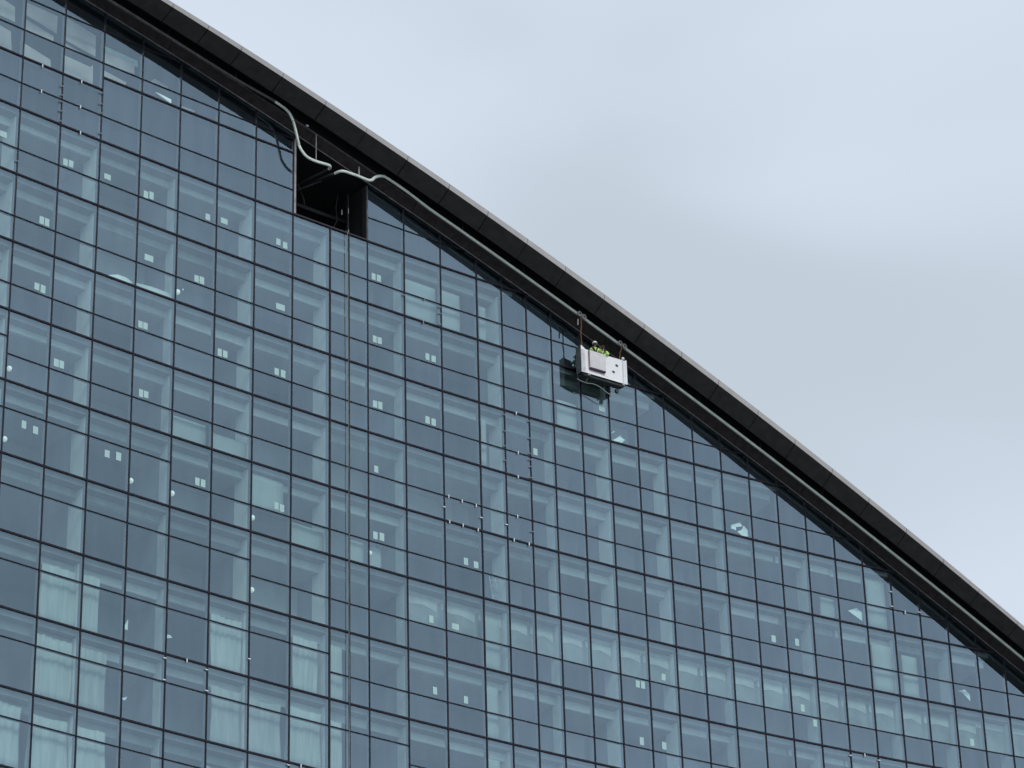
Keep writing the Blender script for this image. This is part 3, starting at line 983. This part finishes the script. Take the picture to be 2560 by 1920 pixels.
for x_ in (.42, .50, LEN - .25, LEN - .17):
    MB().ball(K(x_, -.02, -.07), .055, 8).build("castor", CMET, cr, smooth=True)
MB().ball(K(LEN - .19, .0, HT + .09), .088, 14).build("beacon", WHITE, cr, smooth=True)
MB().obox(K(LEN - .48, -.25, -.40), T, NN, Z, .17, .14, .20).build("hanging_motor", CIN, cr, bevel=.02)
cab = [K(-.05, -.36, -.28), K(.25, -.34, -.36), K(.55, -.32, -.38), K(.85, -.30, -.34), K(1.2, -.30, -.38), K(1.5, -.32, -.47), K(1.8, -.34, -.60), K(2.05, -.34, -.62), K(2.2, -.30, -.52), K(2.3, -.27, -.42)]
MB().tube(smooth(cab, 5), .020, 6).build("loose_cable", mat("pale_green_cable", (.45, .50, .45), .6), cr, smooth=True)
MB().tube(smooth([K(.50, -.2, -.12), K(.47, -.25, -.25), K(.42, -.28, -.36)], 5), .012, 6).build("loose_cable", CMET, cr)
# trolleys, straps
RUST = mat("red_brown_strap", (.17, .075, .055), .8, 0, .3, 8)
for c, dx, zt in ((7.775, .14, 1.4), (9.215, LEN - .30, 1.3)):
    rz = RZ(c)
    tw = W(c, RD, rz)
    for k, off in enumerate((-.10, .16)):
        c2 = W(c + off / W_C, RD, RZ(c + off / W_C))
        tr_ = MB().tube([c2 + NN * .08, c2 + NN * .13], .135, 12, rz=.15).build("trolley_wheel", CMET, cr)
        MB().tube([c2 + NN * .135, c2 + NN * .15], .05, 8).build("hub", CIN, tr_)
        MB().obox(c2 + NN * .0 + Z * .09, T, NN, Z, .10, .20, .10).build("trolley_plate", CIN, cr)
    a = tw + NN * .06 - Z * .10
    b = K(dx, -.18, HT + .12)
    mid = (a + b) / 2
    MB().tube(smooth([a, a * .7 + b * .3 + T * .015, mid - T * .02, a * .25 + b * .75 + T * .02, b], 4), .034, 7).build("strap", RUST, cr, smooth=True)
    MB().tube([b, K(dx - .03, -.18, HT - .5)], .022, 6).build("strap_post", CMET, cr)
    if dx < 1:
        MB().tube([b + Z * .30, K(dx + .22, -.12, HT + .02)], .016, 6).build("strap", RUST, cr)
        q = a - T * .22 - Z * .18
        MB().tube([q + T * .03, q - Z * .36], .035, 6).build("hook_block", CMET, cr)


# ------------------------------------------------------------------ the two workers
def chain_body(name, verts, edges, m, parent, root=0, sub=1):
    me = bpy.data.meshes.new(name)
    me.from_pydata([v[0] for v in verts], edges, [])
    o = link(name, me, parent)
    sk = o.modifiers.new("skin", 'SKIN')
    for i, v in enumerate(verts):
        r = v[1]
        me.skin_vertices[0].data[i].radius = (r, r) if not isinstance(r, tuple) else r
        me.skin_vertices[0].data[i].use_root = (i == root)
    sk.use_smooth_shade = True
    sb = o.modifiers.new("sub", 'SUBSURF')
    sb.levels = sub
    sb.render_levels = sub
    me.materials.append(m)
    return o


SKIN = mat("skin", (.32, .19, .14), .6, 0, .08, 8)
NAVY = mat("dark_work_trousers", (.012, .013, .022), .9, 0, .2, 8)
HIVIS = mat("lime_hi_vis", (.58, .96, .26), .8, 0, .12, 9)
REFL = mat("silver_reflective_tape", (.60, .62, .60), .4, .2, .1, 6)
BLKJ = mat("black_harness", (.01, .01, .012), .8, 0, .2, 6)


def person(pos, yaw, lab, helmet_m, helmet_s, armlift, hood):
    """standing figure, feet on the cradle floor; local x = right, y = facing"""
    fx = Vector((math.sin(yaw), math.cos(yaw), 0))
    rx = Vector((fx.y, -fx.x, 0))

    p = empty("person", pos)
    tag(p, lab, "person", "workers in the cradle")

    def q(x, y, z):
        return pos + rx * x + fx * y + Z * z
    V = []
    E = []

    def add(pt, r, par=None):
        V.append((tuple(pt), r))
        if par is not None:
            E.append((par, len(V) - 1))
        return len(V) - 1
    pel = add(q(0, 0, .95), (.14, .10))
    wst = add(q(0, .0, 1.12), (.125, .09), pel)
    ch = add(q(0, .02, 1.33), (.155, .105), wst)
    nb = add(q(0, .02, 1.48), (.07, .065), ch)
    nk = add(q(0, .04, 1.55), .052, nb)
    hd = add(q(0, .06, 1.63), (.078, .092), nk)
    ht = add(q(0, .05, 1.73), (.07, .085), hd)
    hands = []
    for s in (-1, 1):
        sh_ = add(q(.17 * s, .02, 1.42), .062, ch)
        el = add(q(.27 * s, .10 + .05 * armlift, 1.20), .045, sh_)
        wr = add(q(.20 * s, .30, 1.17 + .12 * armlift), .029, el)
        pm = add(q(.185 * s, .38, 1.18 + .13 * armlift), (.038, .018), wr)
        hands.append((pm, s))
        hp = add(q(.09 * s, 0, .90), .085, pel)
        kn = add(q(.10 * s, .03, .50), .058, hp)
        an = add(q(.11 * s, -.02, .10), .040, kn)
        ft = add(q(.12 * s, .13, .045), .040, an)
    body = chain_body("body", V, E, SKIN, p)
    # fingers: short bent chains rooted in each palm
    for pm, s in hands:
        c_ = Vector(V[pm][0])
        for k in range(4):
            off = rx * (-.027 + .018 * k)
            ln = (.032, .037, .035, .028)[k]
            pts = [c_ + off, c_ + off + fx * (.03 + ln * .5), c_ + off + fx * (.04 + ln) - Z * .025, c_ + off + fx * (.03 + ln) - Z * .05]
            MB().tube(pts, [.010, .0095, .0085, .007], 6).build("finger", SKIN, p, smooth=True)
        MB().tube([c_ - rx * .02 * s, c_ - rx * .045 * s + fx * .01 - Z * .01, c_ - rx * .04 * s + fx * .045 - Z * .03], [.012, .011, .008], 6).build("thumb", SKIN, p, smooth=True)
    # jacket: slightly larger shell over torso and arms
    V2, E2 = [], []

    def add2(pt, r, par=None):
        V2.append((tuple(pt), r))
        if par is not None:
            E2.append((par, len(V2) - 1))
        return len(V2) - 1
    a = add2(q(0, 0, .93), (.165, .125))
    b = add2(q(0, 0, 1.12), (.155, .115), a)
    c_ = add2(q(0, .02, 1.33), (.19, .13), b)
    d_ = add2(q(0, .02, 1.47), (.10, .085), c_)
    for s in (-1, 1):
        s1_ = add2(q(.185 * s, .02, 1.42), .085, c_)
        s2_ = add2(q(.28 * s, .10 + .05 * armlift, 1.20), .068, s1_)
        add2(q(.205 * s, .29, 1.17 + .12 * armlift), .050, s2_)
    chain_body("hi_vis_jacket", V2, E2, HIVIS, p)
    # trousers
    V3, E3 = [(tuple(q(0, 0, .96)), (.155, .115))], []
    for s in (-1, 1):
        V3.append((tuple(q(.095 * s, 0, .86)), .10))
        E3.append((0, len(V3) - 1))
        V3.append((tuple(q(.10 * s, .03, .50)), .078))
        E3.append((len(V3) - 2, len(V3) - 1))
        V3.append((tuple(q(.11 * s, -.02, .10)), .062))
        E3.append((len(V3) - 2, len(V3) - 1))
    chain_body("trousers", V3, E3, NAVY, p)
    # black V of the harness and tape
    for s in (-1, 1):
        MB().tube([q(.13 * s, .02, 1.53), q(.10 * s, .15, 1.42), q(.03 * s, .165, 1.22), q(.09 * s, .13, 1.0)], .042, 6).build("harness_strap", BLKJ, p, smooth=True)
        MB().tube([q(.13 * s, -.02, 1.53), q(.10 * s, -.13, 1.40), q(.02 * s, -.135, 1.25), q(.09 * s, -.13, 1.0)], .030, 6).build("harness_strap", BLKJ, p, smooth=True)
    ring = [q(.175 * math.cos(t_), .132 * math.sin(t_), 1.12) for t_ in [i * math.pi / 10 for i in range(21)]]
    MB().tube(ring, .018, 6, cap=False).build("reflective_band", REFL, p, smooth=True)
    # face
    MB().tube([q(0, .145, 1.665), q(0, .172, 1.632), q(0, .150, 1.622)], [.010, .016, .010], 8).build("nose", SKIN, p, smooth=True)
    for s in (-1, 1):
        MB().ball(q(.032 * s, .142, 1.665), .012, 8).build("eye", BLKJ, p, smooth=True)
        MB().ball(q(.085 * s, .055, 1.65), .022, 8, (.5, 1, 1.3)).build("ear", SKIN, p, smooth=True)
    MB().tube([q(-.025, .142, 1.595), q(0, .150, 1.592), q(.025, .142, 1.595)], .006, 6).build("mouth", mat("lips", (.22, .08, .07), .6), p)
    MB().ball(q(0, .035, 1.66), .098, 12, (1, 1, 1.0)).build("hair" if not hood else "dark_hood", BLKJ, p, smooth=True)
    # helmet: dome with rim and peak
    hm = MB()
    n = 16
    cen = q(0, .05, 1.705)
    o_ = len(hm.v)
    rows = 6
    for i in range(rows):
        th = .5 * math.pi * i / rows
        for k in range(n):
            ph = 2 * math.pi * k / n
            hm.v.append(tuple(cen + rx * (.125 * helmet_s * math.cos(th) * math.cos(ph)) + fx * (.145 * helmet_s * math.cos(th) * math.sin(ph)) + Z * (.135 * helmet_s * math.sin(th))))
    hm.v.append(tuple(cen + Z * .137 * helmet_s))
    for i in range(rows - 1):
        for k in range(n):
            j = (k + 1) % n
            hm.f.append((i * n + k, i * n + j, (i + 1) * n + j, (i + 1) * n + k))
    for k in range(n):
        hm.f.append(((rows - 1) * n + k, (rows - 1) * n + (k + 1) % n, len(hm.v) - 1))
    hm.f.append(tuple(reversed(range(n))))
    he = hm.build("helmet", helmet_m, p, smooth=True)
    pk = [cen + rx * x_ + fx * y_ for x_, y_ in ((-.10, .10), (-.08, .18), (0, .21), (.08, .18), (.10, .10))]
    MB().poly_prism(pk, [v - Z * .012 for v in pk]).build("peak", helmet_m, he)
    return p


toward_cam = math.atan2(NN.x, NN.y)
person(K(1.00, -.20, .20), toward_cam + .35, "worker in lime jacket and white helmet, left one in the cradle", mat("white_helmet", (.95, .96, .92), .4), 1.1, 1.2, False)
person(K(1.56, -.22, .16), toward_cam + .9, "worker in lime jacket and dark hood, right one in the cradle", mat("dim_grey_cap", (.20, .20, .23), .6), .62, .4, True)
